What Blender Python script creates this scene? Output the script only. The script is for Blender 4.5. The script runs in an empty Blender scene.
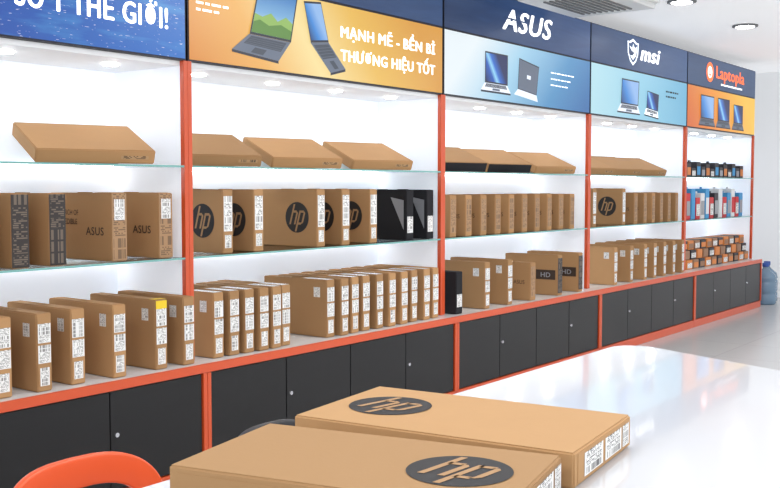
import bpy, bmesh, math, random
from mathutils import Vector, Matrix
random.seed(4)
S=bpy.context.scene
COL=S.collection
S.view_settings.view_transform='Standard'

# ------------------------------------------------------------------ materials
def c(r,g,b):
    def f(v):
        v/=255.0
        return v/12.92 if v<=.04045 else ((v+.055)/1.055)**2.4
    return (f(r),f(g),f(b),1)
def mk(name,col,rough=.5,metal=0,es=0,ecol=None,coat=0,trans=0,spec=.5):
    m=bpy.data.materials.new(name); m.use_nodes=True
    b=m.node_tree.nodes['Principled BSDF']
    b.inputs['Base Color'].default_value=col
    b.inputs['Roughness'].default_value=rough
    b.inputs['Metallic'].default_value=metal
    b.inputs['Specular IOR Level'].default_value=spec
    b.inputs['Coat Weight'].default_value=coat
    b.inputs['Transmission Weight'].default_value=trans
    if es:
        b.inputs['Emission Color'].default_value=ecol or col
        b.inputs['Emission Strength'].default_value=es
    return m
def N(m,t,**k):
    n=m.node_tree.nodes.new(t)
    for a,v in k.items(): setattr(n,a,v)
    return n
def L(m,a,b): m.node_tree.links.new(a,b)
def math_(m,op,a,b=None):
    n=N(m,'ShaderNodeMath',operation=op)
    for i,v in enumerate((a,b)):
        if v is None: continue
        if isinstance(v,(int,float)): n.inputs[i].default_value=v
        else: L(m,v,n.inputs[i])
    return n.outputs[0]
def mixc(m,f,a,b):
    n=N(m,'ShaderNodeMix',data_type='RGBA')
    for idx,v in ((0,f),(6,a),(7,b)):
        if isinstance(v,(int,float,tuple)): n.inputs[idx].default_value=v
        else: L(m,v,n.inputs[idx])
    return n.outputs[2]
def cardboard(name,col,var=.12):
    m=mk(name,col,.75,spec=.25)
    b=m.node_tree.nodes['Principled BSDF']
    tc=N(m,'ShaderNodeTexCoord'); no=N(m,'ShaderNodeTexNoise'); no.inputs['Scale'].default_value=14
    no.inputs['Detail'].default_value=6
    L(m,tc.outputs['Object'],no.inputs['Vector'])
    oi=N(m,'ShaderNodeObjectInfo')
    d=tuple(x*.80 for x in col[:3])+(1,); l=tuple(min(1,x*1.10) for x in col[:3])+(1,)
    a=mixc(m,oi.outputs['Random'],d,l)
    a2=mixc(m,math_(m,'MULTIPLY',no.outputs['Fac'],.25),a,d)
    L(m,a2,b.inputs['Base Color'])
    # faint corrugation and paper grain
    bp=N(m,'ShaderNodeBump'); bp.inputs['Strength'].default_value=.12; bp.inputs['Distance'].default_value=.002
    n2=N(m,'ShaderNodeTexNoise'); n2.inputs['Scale'].default_value=90
    L(m,tc.outputs['Object'],n2.inputs['Vector']); L(m,n2.outputs['Fac'],bp.inputs['Height']); L(m,bp.outputs[0],b.inputs['Normal'])
    return m
def printed(name,paper,ink,cols=34,rows=34,bands=5,amount=.9):
    """label with bands of bars / lines of small print, in UV space"""
    m=mk(name,paper,.45)
    b=m.node_tree.nodes['Principled BSDF']
    uv=N(m,'ShaderNodeUVMap'); sp=N(m,'ShaderNodeSeparateXYZ'); L(m,uv.outputs[0],sp.inputs[0])
    u,v=sp.outputs[0],sp.outputs[1]
    oi=N(m,'ShaderNodeObjectInfo')
    def wn(*a):
        w=N(m,'ShaderNodeTexWhiteNoise',noise_dimensions='2D')
        cb=N(m,'ShaderNodeCombineXYZ')
        for i,x in enumerate(a):
            if isinstance(x,(int,float)): cb.inputs[i].default_value=x
            else: L(m,x,cb.inputs[i])
        L(m,cb.outputs[0],w.inputs['Vector']); return w.outputs['Value']
    fu=math_(m,'FLOOR',math_(m,'MULTIPLY',u,cols)); fv=math_(m,'FLOOR',math_(m,'MULTIPLY',v,rows))
    fb=math_(m,'FLOOR',math_(m,'MULTIPLY',v,bands))
    seed=math_(m,'MULTIPLY',oi.outputs['Random'],9.7)
    bars=math_(m,'GREATER_THAN',wn(fu,seed),.48)
    txt=math_(m,'GREATER_THAN',wn(math_(m,'FLOOR',math_(m,'MULTIPLY',u,cols*.6)),fv),.42)
    line=math_(m,'GREATER_THAN',math_(m,'FRACT',math_(m,'MULTIPLY',v,rows)),.35)
    txt=math_(m,'MULTIPLY',txt,line)
    sel=math_(m,'GREATER_THAN',wn(fb,seed),.62)
    ink_f=math_(m,'ADD',math_(m,'MULTIPLY',bars,sel),math_(m,'MULTIPLY',txt,math_(m,'SUBTRACT',1,sel)))
    gap=math_(m,'GREATER_THAN',math_(m,'FRACT',math_(m,'MULTIPLY',v,bands)),.16)
    mu=math_(m,'MULTIPLY',math_(m,'GREATER_THAN',u,.09),math_(m,'LESS_THAN',u,.91))
    f=math_(m,'MULTIPLY',math_(m,'MULTIPLY',ink_f,gap),mu)
    f=math_(m,'MULTIPLY',f,amount)
    L(m,mixc(m,f,paper,ink),b.inputs['Base Color'])
    return m
def gradient(name,stops,es=.95,angle=0,stars=False,pattern=False,vert=False):
    m=mk(name,(0,0,0,1),.3)
    b=m.node_tree.nodes['Principled BSDF']
    uv=N(m,'ShaderNodeUVMap'); sp=N(m,'ShaderNodeSeparateXYZ'); L(m,uv.outputs[0],sp.inputs[0])
    f=sp.outputs[1] if vert else math_(m,'ADD',sp.outputs[0],math_(m,'MULTIPLY',sp.outputs[1],angle))
    r=N(m,'ShaderNodeValToRGB'); L(m,f,r.inputs[0])
    el=r.color_ramp.elements
    while len(el)<len(stops): el.new(.5)
    for e,(p,col) in zip(el,stops): e.position=p; e.color=col
    out=r.outputs[0]
    if stars:
        no=N(m,'ShaderNodeTexNoise'); no.inputs['Scale'].default_value=5; no.inputs['Detail'].default_value=8
        L(m,uv.outputs[0],no.inputs['Vector'])
        rr=N(m,'ShaderNodeValToRGB'); L(m,no.outputs['Fac'],rr.inputs[0])
        rr.color_ramp.elements[0].position=.5; rr.color_ramp.elements[1].position=.75
        out=mixc(m,math_(m,'MULTIPLY',rr.outputs[0],.6),out,c(90,180,235))
        n2=N(m,'ShaderNodeTexNoise'); n2.inputs['Scale'].default_value=60; n2.inputs['Detail'].default_value=2
        L(m,uv.outputs[0],n2.inputs['Vector'])
        st=math_(m,'GREATER_THAN',n2.outputs['Fac'],.68)
        out=mixc(m,math_(m,'MULTIPLY',st,.5),out,(1,1,1,1))
    if pattern:
        vo=N(m,'ShaderNodeTexNoise'); vo.inputs['Scale'].default_value=3.5; vo.inputs['Distortion'].default_value=2
        L(m,uv.outputs[0],vo.inputs['Vector'])
        out=mixc(m,math_(m,'MULTIPLY',vo.outputs['Fac'],.22),out,c(80,125,185))
    L(m,out,b.inputs['Emission Color']); b.inputs['Emission Strength'].default_value=es
    return m

M={}
M['kraft']=cardboard('kraft_cardboard',c(184,142,98))
M['kraft_big']=cardboard('kraft_cardboard_table',c(186,146,102))
M['kraft_ink']=mk('kraft_letter',c(172,134,94),.75)
M['blackcard']=cardboard('black_cardboard',c(38,38,42))
M['ink']=mk('ink',c(28,26,28),.6)
M['inkbrown']=mk('ink_brown',c(58,42,32),.7)
M['silver']=mk('silver_print',c(150,152,158),.35)
M['tape']=mk('clear_packing_tape',c(190,176,156),.18,coat=.5)
M['label']=printed('shipping_label',c(240,240,238),c(62,54,50),24,22,5,.72)
M['label_wide']=printed('shipping_label_wide',c(240,240,238),c(35,35,38),60,12,3)
M['print_dark']=printed('dark_side_print',c(46,38,36),c(150,132,112),12,34,6,.45)
M['print_brown']=printed('brown_side_print',c(170,132,94),c(60,44,32),16,36,6,.6)
M['side_small']=printed('small_side_print',c(184,146,104),c(60,44,32),30,3,1)
M['yellow']=mk('yellow_sticker',c(240,205,40),.6)
M['orange']=mk('orange_laminate',c(212,82,38),.35,coat=.2)
M['white_lam']=mk('white_laminate',c(240,241,243),.22,coat=.3)
M['shelfwhite']=mk('white_panel',c(238,241,246),.5,es=.30,ecol=c(230,240,255))  # side panels emit a little cool light to look brighter; not lamps
M['soffit']=mk('soffit_panel',c(225,226,228),.5,es=.10,ecol=c(250,250,255))  # soffit given a faint glow of its own; the downlights are the lamps
M['backlit']=mk('backlit_panel',c(236,240,246),.5,es=.46,ecol=c(224,236,252))  # emission added to brighten the shelf backs; no lamps stand behind them
M['led']=mk('led_lens',(1,1,1,1),.4,es=26)
M['ledstrip']=mk('led_strip',(1,1,1,1),.4,es=9)
M['blackdoor']=mk('black_door_laminate',c(19,18,20),.3,spec=.4)
M['blackbody']=mk('black_carcass',c(12,12,13),.6)
M['chrome']=mk('chrome',c(200,200,205),.2,1)
M['darkframe']=mk('dark_aluminium',c(45,45,55),.4,.5)
M['table']=mk('gloss_white_table',c(212,213,217),.12,coat=.5)
M['tableleg']=mk('table_leg_white',c(215,215,215),.4)
M['chair_orange']=mk('orange_plastic',c(228,84,32),.35)
M['chair_black']=mk('black_plastic',c(38,38,42),.4)
M['white_txt']=mk('white_lettering',(1,1,1,1),.4,es=.95)
M['orange_txt']=mk('orange_lettering',c(240,110,50),.4,es=.9)
M['wall']=mk('wall_paint',c(236,238,240),.7,es=.10,ecol=(1,1,1,1))  # slight white emission put into the wall colour to lift it
M['ceil']=mk('ceiling_paint',c(235,237,240),.8,es=.30,ecol=(1,1,1,1))  # emission added to the paint so the ceiling reads brighter
M['acrylic']=mk('frosted_acrylic',c(225,235,238),.3)
M['plastic_white']=mk('white_plastic',c(228,229,228),.4)
M['grille']=mk('grille_grey',c(120,122,124),.5)
g=bpy.data.materials.new('shelf_glass'); g.use_nodes=True
nt=g.node_tree; nt.nodes.clear()
o=nt.nodes.new('ShaderNodeOutputMaterial'); mx=nt.nodes.new('ShaderNodeMixShader')
tr=nt.nodes.new('ShaderNodeBsdfTransparent'); tr.inputs[0].default_value=(.93,.975,.965,1)
gl=nt.nodes.new('ShaderNodeBsdfGlossy'); gl.inputs['Roughness'].default_value=.05
fr=nt.nodes.new('ShaderNodeFresnel'); fr.inputs[0].default_value=1.45
nt.links.new(fr.outputs[0],mx.inputs[0]); nt.links.new(tr.outputs[0],mx.inputs[1]); nt.links.new(gl.outputs[0],mx.inputs[2]); nt.links.new(mx.outputs[0],o.inputs[0])
M['glass']=g
M['glassedge']=mk('glass_edge',c(112,166,160),.15,es=.12,ecol=c(150,200,195))  # bright front line of the glass is partly emission put into its colour
f=mk('floor_tile',c(205,205,205),.2)
b=f.node_tree.nodes['Principled BSDF']; tc=N(f,'ShaderNodeTexCoord'); br=N(f,'ShaderNodeTexBrick')
br.offset=0; br.inputs['Scale'].default_value=1; br.inputs['Brick Width'].default_value=.8; br.inputs['Row Height'].default_value=.8
br.inputs['Mortar Size'].default_value=.003; br.inputs['Color1'].default_value=c(206,205,204); br.inputs['Color2'].default_value=c(202,202,202); br.inputs['Mortar'].default_value=c(178,178,178)
L(f,tc.outputs['Object'],br.inputs['Vector']); L(f,br.outputs['Color'],b.inputs['Base Color'])
M['floor']=f
M['water']=mk('blue_bottle_plastic',c(150,182,208),.15,trans=.5)
M['cap']=mk('bottle_cap',c(40,80,160),.4)

# ------------------------------------------------------------------ geometry helpers
def link(ob,parent=None):
    COL.objects.link(ob)
    if parent: ob.parent=parent
    return ob
def meshdata(name,verts,faces,mats,uv=False,mi=None,smooth=False):
    me=bpy.data.meshes.new(name); me.from_pydata([tuple(v) for v in verts],[],faces)
    for m in (mats if isinstance(mats,(list,tuple)) else [mats]): me.materials.append(m)
    if uv:
        l=me.uv_layers.new(name='UVMap')
        q=[(0,0),(1,0),(1,1),(0,1)]
        for p in me.polygons:
            for k,li in enumerate(p.loop_indices): l.data[li].uv=q[k%4]
    if mi:
        for p,i in zip(me.polygons,mi): p.material_index=i
    if smooth:
        for p in me.polygons: p.use_smooth=True
    me.update(); return me
def quad(name,p,mat): return meshdata(name,p,[(0,1,2,3)],mat,uv=True)
def bm_box(bm,x0,x1,y0,y1,z0,z1,bev=0,seg=2):
    r=bmesh.ops.create_cube(bm,size=1)
    vs=r['verts']
    for v in vs:
        v.co=Vector(((x0+x1)/2+v.co.x*(x1-x0),(y0+y1)/2+v.co.y*(y1-y0),(z0+z1)/2+v.co.z*(z1-z0)))
    if bev:
        es=list({e for v in vs for e in v.link_edges})
        bmesh.ops.bevel(bm,geom=es,offset=bev,segments=seg,affect='EDGES',clamp_overlap=True)
def boxes_mesh(name,lst,mat,bev=0.002):
    bm=bmesh.new()
    for bx in lst: bm_box(bm,*bx,bev=bev)
    me=bpy.data.meshes.new(name); bm.to_mesh(me); bm.free(); me.materials.append(mat); return me
def part(name,lst,mat,root,bev=.002):
    o_=root.location if root else Vector((0,0,0))
    l=[(a-o_.x,b_-o_.x,c_-o_.y,d-o_.y,e-o_.z,f_-o_.z) for a,b_,c_,d,e,f_ in lst]
    return link(bpy.data.objects.new(name,boxes_mesh(name,l,mat,bev)),root)
def root_empty(name,loc,label,cat,group=None):
    e=bpy.data.objects.new(name,None); e.location=loc; e.empty_display_size=.1; COL.objects.link(e)
    e['label']=label; e['category']=cat
    if group: e['group']=group
    return e
def tag(ob,label,cat,group=None):
    ob['label']=label; ob['category']=cat
    if group: ob['group']=group
    return ob
def fquad(name,x0,x1,z0,z1,y,mat,root):
    o_=root.location
    return link(bpy.data.objects.new(name,quad(name,[(x0-o_.x,y-o_.y,z0-o_.z),(x1-o_.x,y-o_.y,z0-o_.z),(x1-o_.x,y-o_.y,z1-o_.z),(x0-o_.x,y-o_.y,z1-o_.z)],mat)),root)
def fpolys(name,polys,y,mat,root):
    """flat printed shapes in x,z facing -y"""
    o_=root.location; vs=[];fs=[];mi=[];mats=[]
    for k,(pts,m_) in enumerate(polys):
        if m_ not in mats: mats.append(m_)
        i0=len(vs)
        for (x,z) in pts: vs.append((x-o_.x,y-k*.0004-o_.y,z-o_.z))
        fs.append(tuple(range(i0,i0+len(pts)))); mi.append(mats.index(m_))
    return link(bpy.data.objects.new(name,meshdata(name,vs,fs,mats,mi=mi,uv=True)),root)
_tc={}
def text_mesh(s,mat,width,cap,org,right,up,bold=0,shear=0,align='C'):
    """bold: stroke thickening in em, done by overlaying shifted copies of the glyph faces"""
    cu=bpy.data.curves.new('t','FONT'); cu.body=s; cu.size=1; cu.shear=shear; cu.resolution_u=3
    if bold: cu.space_character=1.08
    ob=bpy.data.objects.new('t',cu); COL.objects.link(ob)
    dg=bpy.context.evaluated_depsgraph_get(); m0=bpy.data.meshes.new_from_object(ob.evaluated_get(dg))
    COL.objects.unlink(ob); bpy.data.objects.remove(ob)
    base=[v.co.copy() for v in m0.vertices]; fcs=[tuple(p.vertices) for p in m0.polygons]
    offs=[(0,0)] if not bold else [(-bold,0),(bold,0),(0,bold*.4),(0,-bold*.4),(0,0)]
    x0=min(v.x for v in base)-bold; x1=max(v.x for v in base)+bold
    sx=width/(x1-x0); sy=cap/.72
    right=Vector(right); up=Vector(up); org=Vector(org); nrm=right.cross(up)
    mid=(x0+x1)/2 if align=='C' else x0
    vs=[];fs=[]
    for k,(dx,dy) in enumerate(offs):
        i0=len(vs)
        for v in base: vs.append(org+right*((v.x+dx-mid)*sx)+up*((v.y+dy)*sy)+nrm*(k*.0001))
        fs+=[tuple(i+i0 for i in f_) for f_ in fcs]
    bpy.data.meshes.remove(m0)
    return meshdata('lettering',vs,fs,mat)
def ftext(s,mat,x,z,width,cap,y,root,bold=.02,shear=0,align='C',name='lettering'):
    o_=root.location
    return link(bpy.data.objects.new(name,text_mesh(s,mat,width,cap,(x-o_.x,y-o_.y,z-o_.z),(1,0,0),(0,0,1),bold,shear,align)),root)
def small_print(x,z,widths,y,mat,root,h=.012,step=.035):
    """rows of tiny unreadable body copy, drawn as word-length dashes"""
    pl=[]
    for r_,w_ in enumerate(widths):
        xx=x; zz=z-r_*step; k=r_
        while xx<x+w_:
            ww=[.05,.03,.065,.04][k%4]; pl.append(([(xx,zz),(min(xx+ww,x+w_),zz),(min(xx+ww,x+w_),zz+h),(xx,zz+h)],mat)); xx+=ww+.014; k+=1
    o_=root.location; vs=[];fs=[]
    for pts,_ in pl:
        i0=len(vs); vs+=[(a-o_.x,y-o_.y,b2-o_.z) for a,b2 in pts]; fs.append((i0,i0+1,i0+2,i0+3))
    return link(bpy.data.objects.new('body_copy',meshdata('body_copy',vs,fs,mat)),root)

# ------------------------------------------------------------------ room
def structure(name,lst,mat):
    ob=part(name,lst,mat,None,0); ob['kind']='structure'; return ob
CEIL=3.05
structure('floor',[(-3,14.2,-7,.9,-.1,0)],M['floor'])
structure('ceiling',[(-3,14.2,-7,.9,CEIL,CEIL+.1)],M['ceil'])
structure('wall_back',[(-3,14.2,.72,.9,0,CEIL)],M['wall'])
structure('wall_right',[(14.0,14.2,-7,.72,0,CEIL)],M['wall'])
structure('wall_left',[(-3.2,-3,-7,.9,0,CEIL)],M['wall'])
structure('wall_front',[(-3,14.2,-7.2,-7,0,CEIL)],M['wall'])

# ------------------------------------------------------------------ shelving
B=[1.15,3.48,5.81,8.12,10.45,12.78]
UF=.12
BK=.70
PW=.027
for i in range(5):
    a,b_=B[i],B[i+1]
    r=root_empty('base_cabinet',((a+b_)/2,.35,0),'low black storage cabinet with orange trim under the white counter','cabinet','base cabinets along the wall')
    part('cabinet_body',[(a+PW+.001,b_-PW-.001,.03,BK,.08,.555)],M['blackbody'],r)
    part('toe_kick',[(a+.001,b_-.001,.005,BK-.01,0,.078)],M['orange'],r)
    part('upright_post',[(a+.0005,a+PW,-.004,.4,.08,.555)],M['orange'],r)
    part('upright_post',[(b_-PW,b_-.0005,-.004,.4,.08,.555)],M['orange'],r)
    w=(b_-a-.06)/4
    for k in range(4):
        x0=a+.030+k*w
        d=part('door',[(x0+.002,x0+w-.002,.006,.027,.086,.55)],M['blackdoor'],r,.002)
        if k in (1,3):
            me=bpy.data.meshes.new('lock'); bm=bmesh.new()
            bmesh.ops.create_cone(bm,cap_ends=True,segments=20,radius1=.013,radius2=.011,depth=.008,matrix=Matrix.Translation((x0+.035-r.location.x,.002-r.location.y,.345))@Matrix.Rotation(math.radians(90),4,'X'))
            bm.to_mesh(me); bm.free(); me.materials.append(M['chrome'])
            lk=bpy.data.objects.new('lock',me); link(lk,d); lk['label']='small round chrome lock'
    r=root_empty('display_shelf_unit',((a+b_)/2,UF+.28,.601),'white lit wall display unit with glass shelves and orange uprights','shelving','display shelf units along the wall')
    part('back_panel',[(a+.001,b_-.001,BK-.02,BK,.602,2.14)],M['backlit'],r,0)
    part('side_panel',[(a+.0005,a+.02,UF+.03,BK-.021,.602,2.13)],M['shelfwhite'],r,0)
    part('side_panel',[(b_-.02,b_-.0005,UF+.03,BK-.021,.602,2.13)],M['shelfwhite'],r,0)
    part('upright_post',[(a+.0005,a+PW,UF,UF+.029,.602,2.14)],M['orange'],r,.001)
    part('upright_post',[(b_-PW,b_-.0005,UF,UF+.029,.602,2.14)],M['orange'],r,.001)
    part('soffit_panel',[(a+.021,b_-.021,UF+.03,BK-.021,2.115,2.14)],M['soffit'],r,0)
    for k in range(4):
        x=a+(k+.5)*(b_-a)/4
        me=bpy.data.meshes.new('downlight'); bm=bmesh.new()
        bmesh.ops.create_cone(bm,cap_ends=True,segments=24,radius1=.036,radius2=.042,depth=.008,matrix=Matrix.Translation((x-r.location.x,.36-r.location.y,2.110-.601)))
        bm.to_mesh(me); bm.free(); me.materials.append(M['led'])
        dl=bpy.data.objects.new('downlight',me); link(dl,r); dl['label']='round recessed shelf spotlight'
    for z in (1.13,1.60):
        x0,x1,y0,y1=a+.028,b_-.028,UF+.002,BK-.022
        o_=r.location
        vs=[(x-o_.x,y-o_.y,zz-o_.z) for zz in (z,z+.010) for x,y in ((x0,y0),(x1,y0),(x1,y1),(x0,y1))]
        me=meshdata('glass_shelf',vs,[(3,2,1,0),(4,5,6,7),(0,1,5,4),(1,2,6,5),(2,3,7,6),(3,0,4,7)],[M['glass'],M['glassedge']],mi=[0,0,1,0,0,0])
        link(bpy.data.objects.new('glass_shelf',me),r)
        s_=part('led_strip',[(x0+.02,x1-.02,BK-.04,BK-.023,z-.014,z-.003)],M['ledstrip'],r,.001); s_['label']='thin glowing white led strip'
wt=root_empty('worktop',((B[0]+B[5])/2,.35,.56),'long white laminate counter with an orange front edge','counter')
part('countertop',[(B[0],B[5],.012,BK,.5565,.600)],M['white_lam'],wt)
part('edge_trim',[(B[0],B[5],-.006,.0115,.5565,.601)],M['orange'],wt)

# ------------------------------------------------------------------ signs
SZ0,SZ1,SZ2=2.142,2.60,2.94
grads=[
 gradient('ad_blue',[(0,c(20,90,180)),(.5,c(15,75,170)),(1,c(20,110,200))],stars=True),
 gradient('ad_orange_gold',[(0,c(222,140,50)),(.25,c(240,180,90)),(.45,c(252,228,160)),(.7,c(238,190,85)),(1,c(222,158,60))],.95,.15),
 gradient('ad_ice',[(0,c(235,245,250)),(.3,c(165,212,238)),(.65,c(85,150,200)),(1,c(50,105,170))],.95,-.2),
 gradient('ad_aqua',[(0,c(185,228,240)),(.5,c(150,208,232)),(1,c(110,180,215))],.95),
 gradient('ad_orange',[(0,c(215,95,25)),(.5,c(240,150,40)),(1,c(250,195,60))],.95,.2)]
hdr=[gradient('header_navy%d'%k,[(0,cc),(1,dd)],.9,pattern=True) for k,(cc,dd) in enumerate([(c(20,70,150),c(30,80,160)),(c(22,48,92),c(30,62,110)),(c(12,38,80),c(20,60,115)),(c(22,50,95),c(35,75,125)),(c(35,65,105),c(30,60,100))])]
P=lambda r,g_,b_2,es=.9: mk('print',c(r,g_,b_2),.4,es=es)
pk=P(28,32,44); pg=P(78,86,100); psil=P(190,196,205); pwh=P(240,245,250); pkey=P(50,56,66); pgrn=P(70,105,45); phil=P(110,140,70)
sky=gradient('screen_sky',[(0,c(200,225,235)),(.5,c(120,175,220)),(1,c(60,125,195))],.95,vert=True)
nebula=gradient('screen_blue',[(0,c(10,25,70)),(.4,c(20,90,190)),(.55,c(150,215,250)),(.7,c(40,110,210)),(1,c(15,30,90))],.95,.5)
dusk=gradient('screen_dusk',[(0,c(30,60,120)),(.5,c(60,140,220)),(1,c(150,190,240))],.95,.5)
def lerp(a,b,t_): return (a[0]+(b[0]-a[0])*t_,a[1]+(b[1]-a[1])*t_)
def inq(q,u,v): return lerp(lerp(q[0],q[1],u),lerp(q[3],q[2],u),v)
def sub(q,u0,u1,v0,v1): return [inq(q,u0,v0),inq(q,u1,v0),inq(q,u1,v1),inq(q,u0,v1)]
def laptop_art(scr,base,smat,y,root,body=None,land=False,deep=0):
    """scr: lid quad (bl,br,tr,tl); base: deck quad (front-left, front-right, hinge right, hinge left)"""
    body=body or pg; pl=[]
    pl.append(([(base[0][0],base[0][1]-.014),(base[1][0],base[1][1]-.014),base[1],base[0]],pk))
    pl.append((base,body)); pl.append((sub(base,.08,.92,.45,.92),pkey))
    for r_ in range(4): pl.append((sub(base,.10,.90,.50+.10*r_,.515+.10*r_),body))
    pl.append((sub(base,.36,.62,.08,.36),pkey if body is pg else pg))
    pl.append((scr,pk)); pl.append((sub(scr,.03,.97,.05,.95),smat))
    if land:
        s_=lambda pts:[inq(scr,.03+.94*u,.05+.9*v) for u,v in pts]
        pl.append((s_([(0,0),(1,0),(1,.38),(.8,.50),(.6,.36),(.4,.52),(.2,.40),(0,.45)]),phil))
        pl.append((s_([(0,0),(1,0),(1,.20),(.7,.30),(.4,.22),(.15,.32),(0,.25)]),pgrn))
    return fpolys('printed_laptop',pl,y,None,root)
for i in range(5):
    a,b_=B[i]+.006,B[i+1]-.006
    lab=['blue starry backlit advertising panel with white slogan','gold and orange backlit advertising panel with laptops and slogan','pale blue backlit advertising panel showing two laptops','aqua backlit advertising panel showing an open laptop','orange backlit advertising panel with dark laptops'][i]
    r=root_empty('advertising_lightbox',((a+b_)/2,UF+.06,SZ0),lab,'sign','advertising lightboxes above the shelves')
    part('lightbox_frame',[(a,b_,UF+.004,UF+.12,SZ0,SZ1)],M['darkframe'],r,.001)
    fquad('panel_face',a+.008,b_-.008,SZ0+.008,SZ1-.006,UF+.001,grads[i],r)
    y=UF-.002
    if i==0:
        ftext('SỐ 1 THẾ GIỚI!',M['white_txt'],2.93,2.285,.85,.105,y,r,.034)
    if i==1:
        ftext('MẠNH MẼ - BỀN BỈ',M['white_txt'],5.20,2.405,1.01,.068,y,r,.036)
        ftext('THƯƠNG HIỆU TỐT',M['white_txt'],5.20,2.265,1.01,.068,y,r,.036)
        laptop_art([(3.92,2.33),(4.25,2.32),(4.31,2.585),(3.99,2.59)],[(3.79,2.235),(4.15,2.205),(4.25,2.32),(3.92,2.33)],sky,y,r,land=True)
        laptop_art([(4.42,2.34),(4.58,2.36),(4.51,2.585),(4.36,2.57)],[(4.60,2.18),(4.74,2.215),(4.58,2.36),(4.42,2.34)],dusk,y,r)
        small_print(3.54,2.44,[.24,.16],y,M['white_txt'],r)
    if i==2:
        laptop_art([(6.35,2.27),(6.68,2.27),(6.68,2.50),(6.35,2.50)],[(6.30,2.215),(6.73,2.215),(6.68,2.27),(6.35,2.27)],nebula,y,r,psil)
        fpolys('printed_laptop',[
          ([(6.84,2.26),(7.14,2.23),(7.18,2.46),(6.86,2.50)],pk),
          ([(6.846,2.266),(7.134,2.237),(7.173,2.452),(6.866,2.492)],pg),
          ([(6.98,2.35),(7.04,2.345),(7.045,2.375),(6.985,2.38)],psil),
          ([(6.78,2.215),(7.16,2.18),(7.14,2.23),(6.84,2.26)],psil)],y,None,r)
        small_print(7.38,2.43,[.42,.36,.3],y,M['white_txt'],r,.009,.05)
    if i==3:
        laptop_art([(8.75,2.275),(9.15,2.275),(9.17,2.51),(8.77,2.51)],[(8.68,2.205),(9.20,2.205),(9.15,2.275),(8.75,2.275)],dusk,y,r,psil)
        laptop_art([(9.35,2.27),(9.64,2.25),(9.66,2.42),(9.37,2.44)],[(9.31,2.21),(9.66,2.19),(9.64,2.25),(9.35,2.27)],nebula,y,r,pwh)
        small_print(9.85,2.46,[.35,.28],y,M['ink'],r,.016,.05)
    if i==4:
        for dx,w_,h_ in ((10.85,.42,.26),(11.40,.40,.26),(11.95,.34,.22)):
            laptop_art([(dx,2.255),(dx+w_,2.255),(dx+w_,2.255+h_),(dx,2.255+h_)],[(dx-.05,2.19),(dx+w_+.05,2.19),(dx+w_,2.255),(dx,2.255)],[nebula,dusk,nebula][int(dx)%3],y,r,pg)
    lab=['navy blue header panel','dark navy header panel','dark blue header panel with large white logo lettering','dark blue header panel with white shield emblem and lettering','slate blue header panel with orange emblem and shop lettering'][i]
    r=root_empty('header_sign',((a+b_)/2,UF+.06,SZ1),lab,'sign','header signs under the ceiling')
    part('sign_frame',[(a,b_,UF+.004,UF+.12,SZ1+.001,SZ2)],M['darkframe'],r,.001)
    fquad('panel_face',a+.006,b_-.006,SZ1+.008,SZ2-.006,UF+.001,hdr[i],r)
    if i==2:
        ftext('ASUS',M['white_txt'],7.0,2.695,.80,.165,y,r,.03,.25)
        fpolys('logo_cut',[([(6.62,2.775),(6.99,2.775),(6.99,2.787),(6.62,2.787)],hdr[2])],y-.002,None,r)
    if i==3:
        ftext('msi',M['white_txt'],9.44,2.72,.50,.15,y,r,.045,.25)
        sh=[(9.02,2.90),(9.10,2.87),(9.15,2.87),(9.14,2.76),(9.09,2.69),(9.02,2.65),(8.95,2.69),(8.90,2.76),(8.89,2.87),(8.94,2.87)]
        sh2=[(9.02+(x-9.02)*.82,2.775+(z-2.775)*.82) for x,z in sh]
        dr=[(8.95,2.74),(9.02,2.70),(9.09,2.75),(9.11,2.84),(9.06,2.81),(9.02,2.855),(9.00,2.81),(8.93,2.83),(8.98,2.79),(9.05,2.77),(9.01,2.74)]
        fpolys('shield_emblem',[(sh,pwh),(sh2,hdr[3]),(dr,pwh)],y,None,r)
    if i==4:
        ftext('Laptopla',M['orange_txt'],11.83,2.735,1.0,.14,y,r,.035)
        ci=[(11.13+.12*math.cos(k*math.pi/10),2.78+.11*math.sin(k*math.pi/10)) for k in range(20)]
        ci2=[(11.13+(x-11.13)*.6,2.78+(z-2.78)*.6) for x,z in ci]
        fpolys('round_emblem',[(ci,M['orange_txt']),(ci2,pwh),([(11.10,2.74),(11.16,2.74),(11.16,2.76),(11.12,2.76),(11.12,2.82),(11.10,2.82)],M['orange_txt'])],y,None,r)
        small_print(11.5,2.66,[.75],y,M['white_txt'],r,.02)

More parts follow.
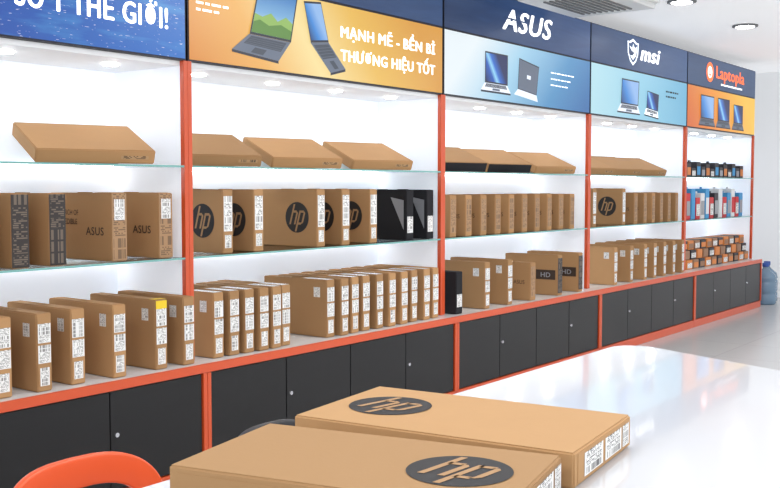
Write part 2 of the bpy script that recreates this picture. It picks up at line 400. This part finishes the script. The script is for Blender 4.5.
# ------------------------------------------------------------------ cartons
def carton_mesh(name,sx,sy,sz,mat,flap=True):
    bm=bmesh.new()
    bm_box(bm,-sx/2,sx/2,0,sy,0,sz,.004,2)
    if flap:
        bm_box(bm,-sx/2+.006,sx/2-.006,-.0012,.001,sz*.06,sz*.94,0)
        bm_box(bm,-sx/2+.006,sx/2-.006,sy*.05,sy*.95,sz-.001,sz+.0010,0)
        bm_box(bm,-.012,.012,sy*.42,sy*.60,sz,sz+.004,.0015)
    me=bpy.data.meshes.new(name); bm.to_mesh(me); bm.free(); me.materials.append(mat); return me
def hp_logo(cx,cy,r,place,ink,paper):
    vs=[];fs=[];mi=[]
    n=48
    for k in range(n):
        t=2*math.pi*k/n; vs.append(place(cx+r*math.cos(t),cy+r*math.sin(t),0))
    fs.append(tuple(range(n))); mi.append(0)
    def stroke(pts,w=.14):
        for (x0,y0),(x1,y1) in zip(pts[:-1],pts[1:]):
            if abs(x1-x0)<abs(y1-y0): q=[(x0-w/2,y0),(x0+w/2,y0),(x1+w/2,y1),(x1-w/2,y1)]
            else: q=[(x0,y0-w/2),(x0,y0+w/2),(x1,y1+w/2),(x1,y1-w/2)]
            i0=len(vs)
            for x,y in q:
                x=x+.30*y; vs.append(place(cx+r*x,cy+r*y,.0008))
            fs.append((i0,i0+1,i0+2,i0+3)); mi.append(1)
    stroke([(-.46,.86),(-.46,-.46)]); stroke([(-.46,.38),(-.14,.38),(-.06,.28),(-.06,-.46)])
    stroke([(.16,.45),(.16,-.92)]); stroke([(.16,.38),(.48,.38),(.56,.28),(.56,-.30),(.48,-.40),(.16,-.40)])
    return meshdata('logo',vs,fs,[ink,paper],mi=mi)
SPEC={}
def front_label(sx,sz,z0,z1,mat,wf=.8,x=0): 
    w=sx*wf/2
    return quad('label',[(x-w,-.0022,z0),(x+w,-.0022,z0),(x+w,-.0022,z1),(x-w,-.0022,z1)],mat)
def side_quad(sx,y0,y1,z0,z1,mat,n='sticker'):
    x=-sx/2-.0015
    return quad(n,[(x,y1,z0),(x,y0,z0),(x,y0,z1),(x,y1,z1)],mat)
def side_text(sx,s,mat,y,z,w,cap,bold=0,d=.0016):
    return text_mesh(s,mat,w,cap,(-sx/2-d,y,z),(0,-1,0),(0,0,1),bold)
DL,DH=.52,.345
def sp(name,**k): SPEC[name]=k
t=.078
sp('hp',t=t,L=DL,h=DH,body=carton_mesh('laptop_box',t,DL,DH,M['kraft']),parts=[
  ('logo',hp_logo(-.155,.175,.093,lambda u,v,h_:(-t/2-.0015-h_,-u,v),M['ink'],M['kraft_ink'])),
  ('label',front_label(t,DH,.12,.31,M['label'])),('label',front_label(t,DH,.03,.10,M['label'],.6))])
sp('plain',t=.075,L=DL,h=DH,body=carton_mesh('laptop_box',.075,DL,DH,M['kraft']),parts=[
  ('label',front_label(.075,DH,.215,.30,M['label'],.84)),('label',front_label(.075,DH,.125,.205,M['label'],.84)),('label',front_label(.075,DH,.025,.105,M['label'],.62)),
  ('sticker',side_quad(.075,.05,.10,.24,.30,M['label']))])
sp('plain_tape',t=.075,L=DL,h=DH,body=SPEC['plain']['body'],parts=SPEC['plain']['parts']+[
  ('packing_tape',boxes_mesh('packing_tape',[(-.029,.029,.003,.20,DH+.0008,DH+.0022),(-.029,.029,.34,.515,DH+.0008,DH+.0022)][:1],M['tape'],0))])
sp('plain_yellow',t=.075,L=DL,h=DH,body=SPEC['plain']['body'],parts=SPEC['plain']['parts']+[
  ('sticker',quad('sticker',[(-.036,.003,DH+.0022),(.036,.003,DH+.0022),(.036,.05,DH+.0022),(-.036,.05,DH+.0022)],M['yellow'])),
  ('sticker',quad('sticker',[(-.034,-.003,DH-.045),(.034,-.003,DH-.045),(.034,-.003,DH-.005),(-.034,-.003,DH-.005)],M['yellow']))])
t2=.088; H2=.33
ab=carton_mesh('laptop_box',t2,DL,H2,M['kraft'])
sp('asus_dark',t=t2,L=DL,h=H2,body=ab,parts=[
  ('side_print',front_label(t2,H2,.004,H2-.004,M['print_dark'],.97))])
sp('asus_slogan',t=t2,L=DL,h=H2,body=ab,parts=[
  ('logo',side_text(t2,'ASUS',M['inkbrown'],.13,.125,.14,.04,.015)),
  ('slogan',side_text(t2,'IN SEARCH OF',M['inkbrown'],.36,.22,.20,.028,.0)),('slogan',side_text(t2,'INCREDIBLE',M['inkbrown'],.36,.175,.18,.028,.0)),
  ('side_print',front_label(t2,H2,.004,H2-.004,M['print_brown'],.97)),('label',quad('label',[(-.03,-.004,.20),(.03,-.004,.20),(.03,-.004,.30),(-.03,-.004,.30)],M['label']))])
sp('asus_small',t=t2,L=DL,h=.30,body=carton_mesh('laptop_box',t2,DL,.30,M['kraft']),parts=[
  ('logo',side_text(t2,'ASUS',M['inkbrown'],.10,.13,.10,.032,.0)),('side_print',front_label(t2,.30,.03,.27,M['print_brown'],.8))])
sp('black',t=.085,L=.46,h=.34,body=carton_mesh('laptop_box',.085,.46,.34,M['blackcard']),parts=[
  ('label',front_label(.085,.34,.05,.16,M['label'],.75)),
  ('printed_mark',meshdata('printed_mark',[(-.0445,.02,.07),(-.0445,.02,.27),(-.0445,.13,.29)],[(0,1,2)],M['silver']))])
sp('black_plain',t=.085,L=.46,h=.30,body=carton_mesh('laptop_box',.085,.46,.30,M['blackcard']),parts=[
  ('label',front_label(.085,.30,.05,.14,M['label'],.75))])
sp('badge',t=.085,L=.5,h=.335,body=carton_mesh('laptop_box',.085,.5,.335,M['kraft']),parts=[
  ('badge',side_quad(.085,.02,.20,.13,.21,M['inkbrown'],'badge')),
  ('lettering',side_text(.085,'HD',M['silver'],.11,.15,.09,.04,.02,.0025)),
  ('side_print',front_label(.085,.335,.02,.31,M['print_dark'],.9))])
def place_carton(kind,X,y,z,group,label,yaw=0,mat4=None):
    s=SPEC[kind]
    o1=bpy.data.objects.new('laptop_box',s['body']); COL.objects.link(o1)
    o1.matrix_world=mat4 if mat4 else Matrix.Translation((X,y,z))@Matrix.Rotation(math.radians(yaw),4,'Z')
    tag(o1,label,'laptop box',group)
    for n,me in s['parts']:
        link(bpy.data.objects.new(n,me),o1)
    return o1
CT=.602; S1=1.1415; S2=1.6115
G='laptop boxes standing on the white counter'
lc='kraft cardboard laptop box with barcode labels standing on the counter'
for k,x in enumerate([2.16,2.345,2.535,2.724,2.94,3.20,3.37]):
    place_carton('plain_yellow' if k==5 else 'plain',x+.0375,.05+(0,.01,.0,.02,.0,.01,0)[k],CT,G,'kraft laptop box with yellow sticker standing on the counter' if k==5 else lc,random.uniform(-1.5,1.5) if k<6 else 0)
for k,x in enumerate([3.60,3.71,3.815,3.918,4.02,4.115]+[4.504,4.62,4.735,4.85,4.98,5.11,5.24,5.37,5.50,5.62]):
    place_carton('plain_tape' if k%4!=3 else 'plain',x+.0375,.05+random.uniform(0,.03),CT,G,lc,random.uniform(-1,1))
place_carton('black_plain',5.93,.06,CT,G,'black laptop box standing on the counter')
for x in (6.27,6.60): place_carton('plain',x+.04,.06,CT,G,lc,random.uniform(-1,1))
place_carton('asus_small',7.0,.06,CT,G,'kraft laptop box with printed side standing on the counter')
for x in (7.42,7.80): place_carton('badge',x+.04,.06,CT,G,'kraft laptop box with dark badge standing on the counter')
for k,x in enumerate([8.52,8.88,9.21,9.45,9.70,9.95,10.2]):
    place_carton('plain',x+.04,.06,CT,G,lc,random.uniform(-1,1))
G='laptop boxes standing on the lower glass shelf'
for x,k in ((2.30,'asus_dark'),(2.489,'asus_dark'),(2.679,'asus_dark'),(3.023,'asus_slogan'),(3.31,'asus_slogan')):
    place_carton(k,x+.044,.155,S1,G,'kraft laptop box with printed lettering standing on glass shelf' if k=='asus_slogan' else 'kraft laptop box with dark printed side standing on glass shelf',random.uniform(-1,1))
for x in (3.745,3.981,4.511,4.745,5.024):
    place_carton('hp',x+.039,.155,S1,G,'kraft laptop box with round black logo standing on glass shelf',random.uniform(-1,1))
place_carton('black',5.47,.16,S1,G,'black laptop box with silver triangle print on glass shelf')
place_carton('black',5.71,.16,S1,G,'black laptop box with silver triangle print on glass shelf')
for k in range(10):
    place_carton('asus_small',5.99+k*.208,.155,S1,G,'kraft laptop box with printed side standing on glass shelf',random.uniform(-1,1))
place_carton('hp',8.94,.155,S1,G,'kraft laptop box with round black logo standing on glass shelf')
place_carton('hp',8.30,.155,S1,G,'kraft laptop box with round black logo standing on glass shelf')
for x in (9.22,9.45,9.66,9.87,10.08,10.29):
    place_carton('asus_small',x,.155,S1,G,'kraft laptop box with printed side standing on glass shelf',random.uniform(-1,1))
def lying(name,sx,sy,sz,mat,sidemat=None,text=None):
    bm=bmesh.new(); bm_box(bm,-sx/2,sx/2,0,sy,0,sz,.005,2)
    bm_box(bm,-sx/2+.01,sx/2-.01,-.0012,.001,.005,sz-.006,0)
    me=bpy.data.meshes.new('laptop_box'); bm.to_mesh(me); bm.free(); me.materials.append(mat)
    parts=[]
    if sidemat: parts.append(('side_print',quad('side_print',[(-sx/2+.006,-.0025,.004),(sx/2-.006,-.0025,.004),(sx/2-.006,-.0025,sz-.004),(-sx/2+.006,-.0025,sz-.004)],sidemat)))
    else:
        parts.append(('printed_text',quad('printed_text',[(sx*.2,-.0022,.025),(sx*.44,-.0022,.025),(sx*.44,-.0022,.042),(sx*.2,-.0022,.042)],M['side_small'])))
    SPEC[name]=dict(t=sz,L=sx,h=sy,body=me,parts=parts)
lying('lie_big',.58,.39,.07,M['kraft']); lying('lie',.50,.37,.066,M['kraft']); lying('lie_black',.48,.35,.075,M['kraft'],M['blackcard'])
TL=21
def wedge():
    a=math.radians(TL); w=.16; y0,y1=.14,.30
    z0=y0*math.tan(a)-.002; z1=y1*math.tan(a)-.002
    vs=[(-w,y0,0),(w,y0,0),(w,y1,0),(-w,y1,0),(-w,y0,z0),(w,y0,z0),(w,y1,z1),(-w,y1,z1)]
    return meshdata('display_stand',vs,[(3,2,1,0),(4,5,6,7),(0,1,5,4),(1,2,6,5),(2,3,7,6),(3,0,4,7)],M['acrylic'])
WM=wedge()
def tilted(kind,X,y,yaw,label):
    base=Matrix.Translation((X,y,S2))@Matrix.Rotation(math.radians(yaw),4,'Z')
    place_carton(kind,0,0,0,'laptop boxes propped up on the top glass shelf',label,mat4=base@Matrix.Rotation(math.radians(TL),4,'X'))
    w=bpy.data.objects.new('display_stand',WM); COL.objects.link(w); w.matrix_world=base
    tag(w,'clear acrylic wedge propping up a laptop box','display stand','acrylic wedges on the top glass shelf')
lt='kraft laptop box propped at an angle on the top glass shelf'
tilted('lie_big',2.98,.205,-17,lt)
for x in (3.80,4.50,5.24): tilted('lie',x,.22,-15,lt)
lb='kraft laptop box with black side propped on the top shelf'
tilted('lie_black',6.20,.22,-15,lb); tilted('lie_black',6.88,.22,-15,lb); tilted('lie',7.66,.22,-15,lt)
for x in (8.48,9.12,9.75): tilted('lie',x,.22,-12,lt)
def small_box(X,y,z,sx,sy,sz,mat,label,group,face,tab=True):
    key=(round(sx,3),round(sz,3),mat.name,face.name)
    if key not in _tc:
        bm=bmesh.new(); bm_box(bm,-sx/2,sx/2,0,sy,0,sz,.004,2)
        if tab: bm_box(bm,-sx*.18,sx*.18,sy*.45,sy*.55,sz,sz+.02,.003)
        else: bm_box(bm,-sx*.42,sx*.42,-.0015,.001,sz*.08,sz*.92,0)
        me=bpy.data.meshes.new('product_box'); bm.to_mesh(me); bm.free(); me.materials.append(mat)
        fm=quad('printed_panel',[(-sx*.4,-.003,sz*.15),(sx*.4,-.003,sz*.15),(sx*.4,-.003,sz*.7),(-sx*.4,-.003,sz*.7)],face)
        _tc[key]=(me,fm)
    me,fm=_tc[key]
    ob=bpy.data.objects.new('product_box',me); COL.objects.link(ob); ob.location=(X,y,z); tag(ob,label,'product box',group)
    link(bpy.data.objects.new('printed_panel',fm),ob)
red=mk('red_card',c(205,40,45),.5); blu=mk('blue_card',c(60,150,205),.5); wht=mk('white_card',c(225,228,230),.5); org=mk('orange_card',c(215,130,60),.5); drk=mk('dark_card',c(45,42,48),.5); brn=mk('brown_card',c(150,110,80),.5)
x=10.60; k=0
while x<12.68:
    small_box(x,.2,S2,.13,.22,[.12,.15,.10,.17][k%4],drk,'small dark accessory box on the top glass shelf','accessory boxes on the top shelf',[M['silver'],org,M['label'],blu][k%4]); x+=.15;k+=1
x=10.60; seq=[wht,red,blu,red,wht,blu,red,drk,wht,red,blu]; nm=['white','red','blue','red','white','blue','red','dark','white','red','blue']; k=0
while x<12.68:
    small_box(x,.2,S1,.13,.16,.24+.05*((k*7)%3),seq[k%11],nm[k%11]+' retail accessory box on the lower glass shelf','accessory boxes on the lower shelf',[M['label'],M['silver'],seq[(k+3)%11]][k%3]); x+=.15;k+=1
for row in range(3):
    x=10.66; k=row
    while x<12.64:
        small_box(x,.14+.03*row,CT+row*.1012,.17,.25,.10,[org,brn,drk][k%3],['orange','brown','dark'][k%3]+' accessory box stacked on the counter','accessory boxes on the counter',[M['label'],org,brn][(k+row)%3],False); x+=.195;k+=1

# ------------------------------------------------------------------ table
pts=[(.75,-2.28)]
cx,cy,rr=3.30,-2.38,.10
for k in range(9):
    a=math.radians(90-k*(105/8.)); pts.append((cx+rr*math.cos(a),cy+rr*math.sin(a)))
pts+=[(3.20,-2.90),(3.02,-3.50),(.75,-3.50)]
rt=root_empty('table',(2.0,-2.9,0),'glossy white display table with rounded corner','table')
def prism(name,pts,z0,z1,mat,root,bev=0):
    o_=root.location; bm=bmesh.new()
    lo=[bm.verts.new((x-o_.x,y-o_.y,z0-o_.z)) for x,y in pts]
    fc=bm.faces.new(lo); r_=bmesh.ops.extrude_face_region(bm,geom=[fc])
    for v in [g_ for g_ in r_['geom'] if isinstance(g_,bmesh.types.BMVert)]: v.co.z+=z1-z0
    bmesh.ops.recalc_face_normals(bm,faces=bm.faces)
    if bev: bmesh.ops.bevel(bm,geom=[e for e in bm.edges if abs(e.verts[0].co.z-e.verts[1].co.z)<1e-5],offset=bev,segments=3,affect='EDGES')
    me=bpy.data.meshes.new(name); bm.to_mesh(me); bm.free(); me.materials.append(mat)
    return link(bpy.data.objects.new(name,me),root)
prism('tabletop',pts,.885,.93,M['table'],rt,.006)
part('apron',[(.95,2.95,-3.35,-3.32,.80,.884)],M['tableleg'],rt)
part('apron',[(.95,3.0,-2.50,-2.47,.80,.884)],M['tableleg'],rt)
for (x,y) in ((.98,-2.50),(3.0,-2.52),(.98,-3.34),(2.85,-3.34)):
    part('leg',[(x-.03,x+.03,y-.03,y+.03,0,.884)],M['tableleg'],rt,.004)
def big_box(center,yawdeg,label,W=.615,Lx=.37,flip=False):
    T=.07
    bm=bmesh.new(); bm_box(bm,-Lx/2,Lx/2,-W/2,W/2,0,T,.004,3)
    bm_box(bm,-Lx/2+.02,Lx/2-.02,-W/2-.0012,-W/2+.001,.008,T-.006,0)
    bm_box(bm,-Lx/2+.02,Lx/2-.02,W/2-.001,W/2+.0012,.008,T-.006,0)
    bm_box(bm,-Lx/2-.001,-Lx/2+.001,-W/2+.02,W/2-.02,.006,T-.012,0)
    me=bpy.data.meshes.new('laptop_box'); bm.to_mesh(me); bm.free(); me.materials.append(M['kraft_big'])
    ob=bpy.data.objects.new('laptop_box',me); COL.objects.link(ob)
    ob.location=(center[0],center[1],.931); ob.rotation_euler=(0,0,math.radians(yawdeg))
    tag(ob,label,'laptop box','laptop boxes lying on the table')
    if flip: lg=hp_logo(-W/2+.138,0.0,.095,lambda u,v,h_:(-v,u,T+.0012+h_),M['ink'],M['kraft_ink'])
    else: lg=hp_logo(-(-W/2+.138),0.0,.095,lambda u,v,h_:(v,-u,T+.0012+h_),M['ink'],M['kraft_ink'])
    link(bpy.data.objects.new('logo',lg),ob)
    for s_ in (-1,1):
        y=s_*(W/2+.0022)
        for x0,x1 in ((-.13,-.015),(0.0,.11),(.12,.165)):
            q=[(x0*-s_,y,.012),(x1*-s_,y,.012),(x1*-s_,y,.058),(x0*-s_,y,.058)]
            link(bpy.data.objects.new('label',quad('label',q,M['label_wide'])),ob)
    return ob
big_box((1.830,-2.608),7.3+180,'kraft laptop box with round black logo lying flat on the table',.64,.37,True)
big_box((1.420,-2.668),13,'kraft laptop box with end labels lying askew on the table',.63,.352)

# ------------------------------------------------------------------ chairs
def chair(X,Y,yaw,mat,label,top=.88,w=.40):
    r=root_empty('chair',(X,Y,0),label,'chair'); r.rotation_euler=(0,0,math.radians(yaw))
    def se(t,a,b,n=3.2):
        cs,sn=math.cos(t),math.sin(t)
        return a*math.copysign(abs(cs)**(2/n),cs), b*math.copysign(abs(sn)**(2/n),sn)
    n=56; vs=[]; zc=(top+.47)/2; hh=(top-.47)/2
    for k in range(n):
        t_=2*math.pi*k/n
        for (aa,bb,dz) in ((w/2,hh,0),(w/2-.05,hh-.065,-.005)):
            x,z=se(t_,aa,bb)
            for s_ in (-.011,.011):
                yy=.19+.12*(z+hh)/ (2*hh)*.6 - .9*x*x + s_
                vs.append((x,yy,zc+z+dz))
    fs=[]
    for k in range(n):
        j=(k+1)%n; a0,a1=k*4,j*4
        fs+= [(a0,a1,a1+1,a0+1),(a0+2,a0+3,a1+3,a1+2),(a0,a0+2,a1+2,a1),(a0+1,a1+1,a1+3,a0+3)]
    me=meshdata('backrest',vs,fs,mat,smooth=True); ob=link(bpy.data.objects.new('backrest',me),r)
    bv=ob.modifiers.new('b','BEVEL'); bv.width=.006; bv.segments=3; bv.limit_method='ANGLE'
    vs=[];m_=40
    for k in range(m_):
        x,y=se(2*math.pi*k/m_,.22,.21); 
        for z in (.435,.465): vs.append((x,y,z-.02*(y<-.12)))
    fs=[(2*k,2*((k+1)%m_),2*((k+1)%m_)+1,2*k+1) for k in range(m_)]+[tuple(2*k+1 for k in range(m_)),tuple(2*k for k in reversed(range(m_)))]
    ob=link(bpy.data.objects.new('seat',meshdata('seat',vs,fs,mat)),r)
    bv=ob.modifiers.new('b','BEVEL'); bv.width=.008; bv.segments=3; bv.limit_method='ANGLE'
    for sx in (-1,1):
        for sy in (-1,1):
            bm=bmesh.new(); bmesh.ops.create_cone(bm,cap_ends=True,segments=14,radius1=.011,radius2=.016,depth=.44)
            for v in bm.verts:
                h=(v.co.z+.22)/.44; v.co.x+=sx*(.20-.05*h); v.co.y+=sy*(.19-.05*h); v.co.z+=.22
            me=bpy.data.meshes.new('leg'); bm.to_mesh(me); bm.free(); me.materials.append(M['chrome'])
            link(bpy.data.objects.new('leg',me),r)
chair(1.385,-2.08,0,M['chair_orange'],'orange plastic chair with open curved backrest at the table',.872,.45)
chair(1.91,-2.20,0,M['chair_black'],'black plastic chair tucked in at the table',.872,.38)

# ------------------------------------------------------------------ water bottle
def lathe(name,prof,mat,root,seg=28):
    vs=[];fs=[]
    for r_,z in prof:
        for k in range(seg):
            a=2*math.pi*k/seg; vs.append((r_*math.cos(a),r_*math.sin(a),z))
    for i in range(len(prof)-1):
        for k in range(seg):
            j=(k+1)%seg; fs.append((i*seg+k,i*seg+j,(i+1)*seg+j,(i+1)*seg+k))
    fs.append(tuple(reversed(range(seg)))); fs.append(tuple((len(prof)-1)*seg+k for k in range(seg)))
    return link(bpy.data.objects.new(name,meshdata(name,vs,fs,mat,smooth=True)),root)
for X,Y in ((13.12,.05),(13.42,.12)):
    r=root_empty('water_bottle',(X,Y,0),'large blue plastic water bottle standing on the floor','water bottle','water bottles on the floor')
    lathe('bottle_body',[(.12,0),(.135,.02),(.135,.12),(.125,.14),(.135,.16),(.135,.28),(.125,.30),(.135,.32),(.12,.38),(.05,.44),(.035,.46),(.035,.49)],M['water'],r)
    lathe('bottle_cap',[(.04,.48),(.042,.49),(.042,.525),(.036,.53)],M['cap'],r)

# ------------------------------------------------------------------ air conditioner
r=root_empty('air_conditioner',(7.0,-.35,CEIL-.2),'white ceiling air conditioner with slatted grille','air conditioner')
part('housing',[(6.55,7.55,-.75,.02,CEIL-.17,CEIL-.002)],M['plastic_white'],r,.04)
gr=part('grille',[(6.72,7.38,-.58+k*.05,-.56+k*.05,CEIL-.18,CEIL-.165) for k in range(9)],M['grille'],r,.002)

# ------------------------------------------------------------------ recessed ceiling lights and added fill panels
def ceil_disc(X,Y):
    r=root_empty('recessed_ceiling_light',(X,Y,CEIL-.02),'round recessed white ceiling light','ceiling light','recessed ceiling lights')
    lathe('trim_ring',[(.12,.019),(.12,.004),(.085,.002),(.085,.019)],M['grille'],r)
    lathe('light_lens',[(.084,.0),(.084,.017)],M['led'],r)
for X,Y in ((8.2,-.66),(9.8,-.68),(11.4,-.70),(9.2,-1.9),(10.9,-1.9),(12.8,-1.2)): ceil_disc(X,Y)
def panel(X,Y,sx,sy,e):  # area lamps in frames, added out of view to light the room
    r=root_empty('ceiling_light_panel',(X,Y,CEIL-.03),'rectangular white ceiling light panel','ceiling light','ceiling light panels')
    part('panel_frame',[(X-sx/2-.03,X+sx/2+.03,Y-sy/2-.03,Y+sy/2+.03,CEIL-.03,CEIL-.001)],M['plastic_white'],r,.003)
    l=bpy.data.lights.new('panel_lamp','AREA'); l.shape='RECTANGLE'; l.size=sx; l.size_y=sy; l.energy=e; l.color=(1,1,1)
    ob=bpy.data.objects.new('panel_lamp',l); link(ob,r); ob.location=(0,0,-.004)
panel(-.5,-2.2,1.2,.6,34); panel(2.5,-2.0,1.2,.6,20); panel(5.5,-2.2,1.2,.6,42)
for X in (-.5,2.5,5.5): panel(X,-5.0,1.2,.6,36)
for X in (8.5,11.5): panel(X,-4.6,1.2,.6,56)

w=bpy.data.worlds.new('w'); S.world=w; w.use_nodes=True
w.node_tree.nodes['Background'].inputs[0].default_value=(1,1,1,1); w.node_tree.nodes['Background'].inputs[1].default_value=.3
cd=bpy.data.cameras.new('camera'); cam=bpy.data.objects.new('camera',cd); COL.objects.link(cam)
cd.sensor_width=36; cd.lens=36*1000/780.
cam.location=(0,-3.785,1.5); cam.rotation_euler=(math.radians(90-3.26),0,math.radians(36.94-90))
cd.clip_start=.05
S.camera=cam
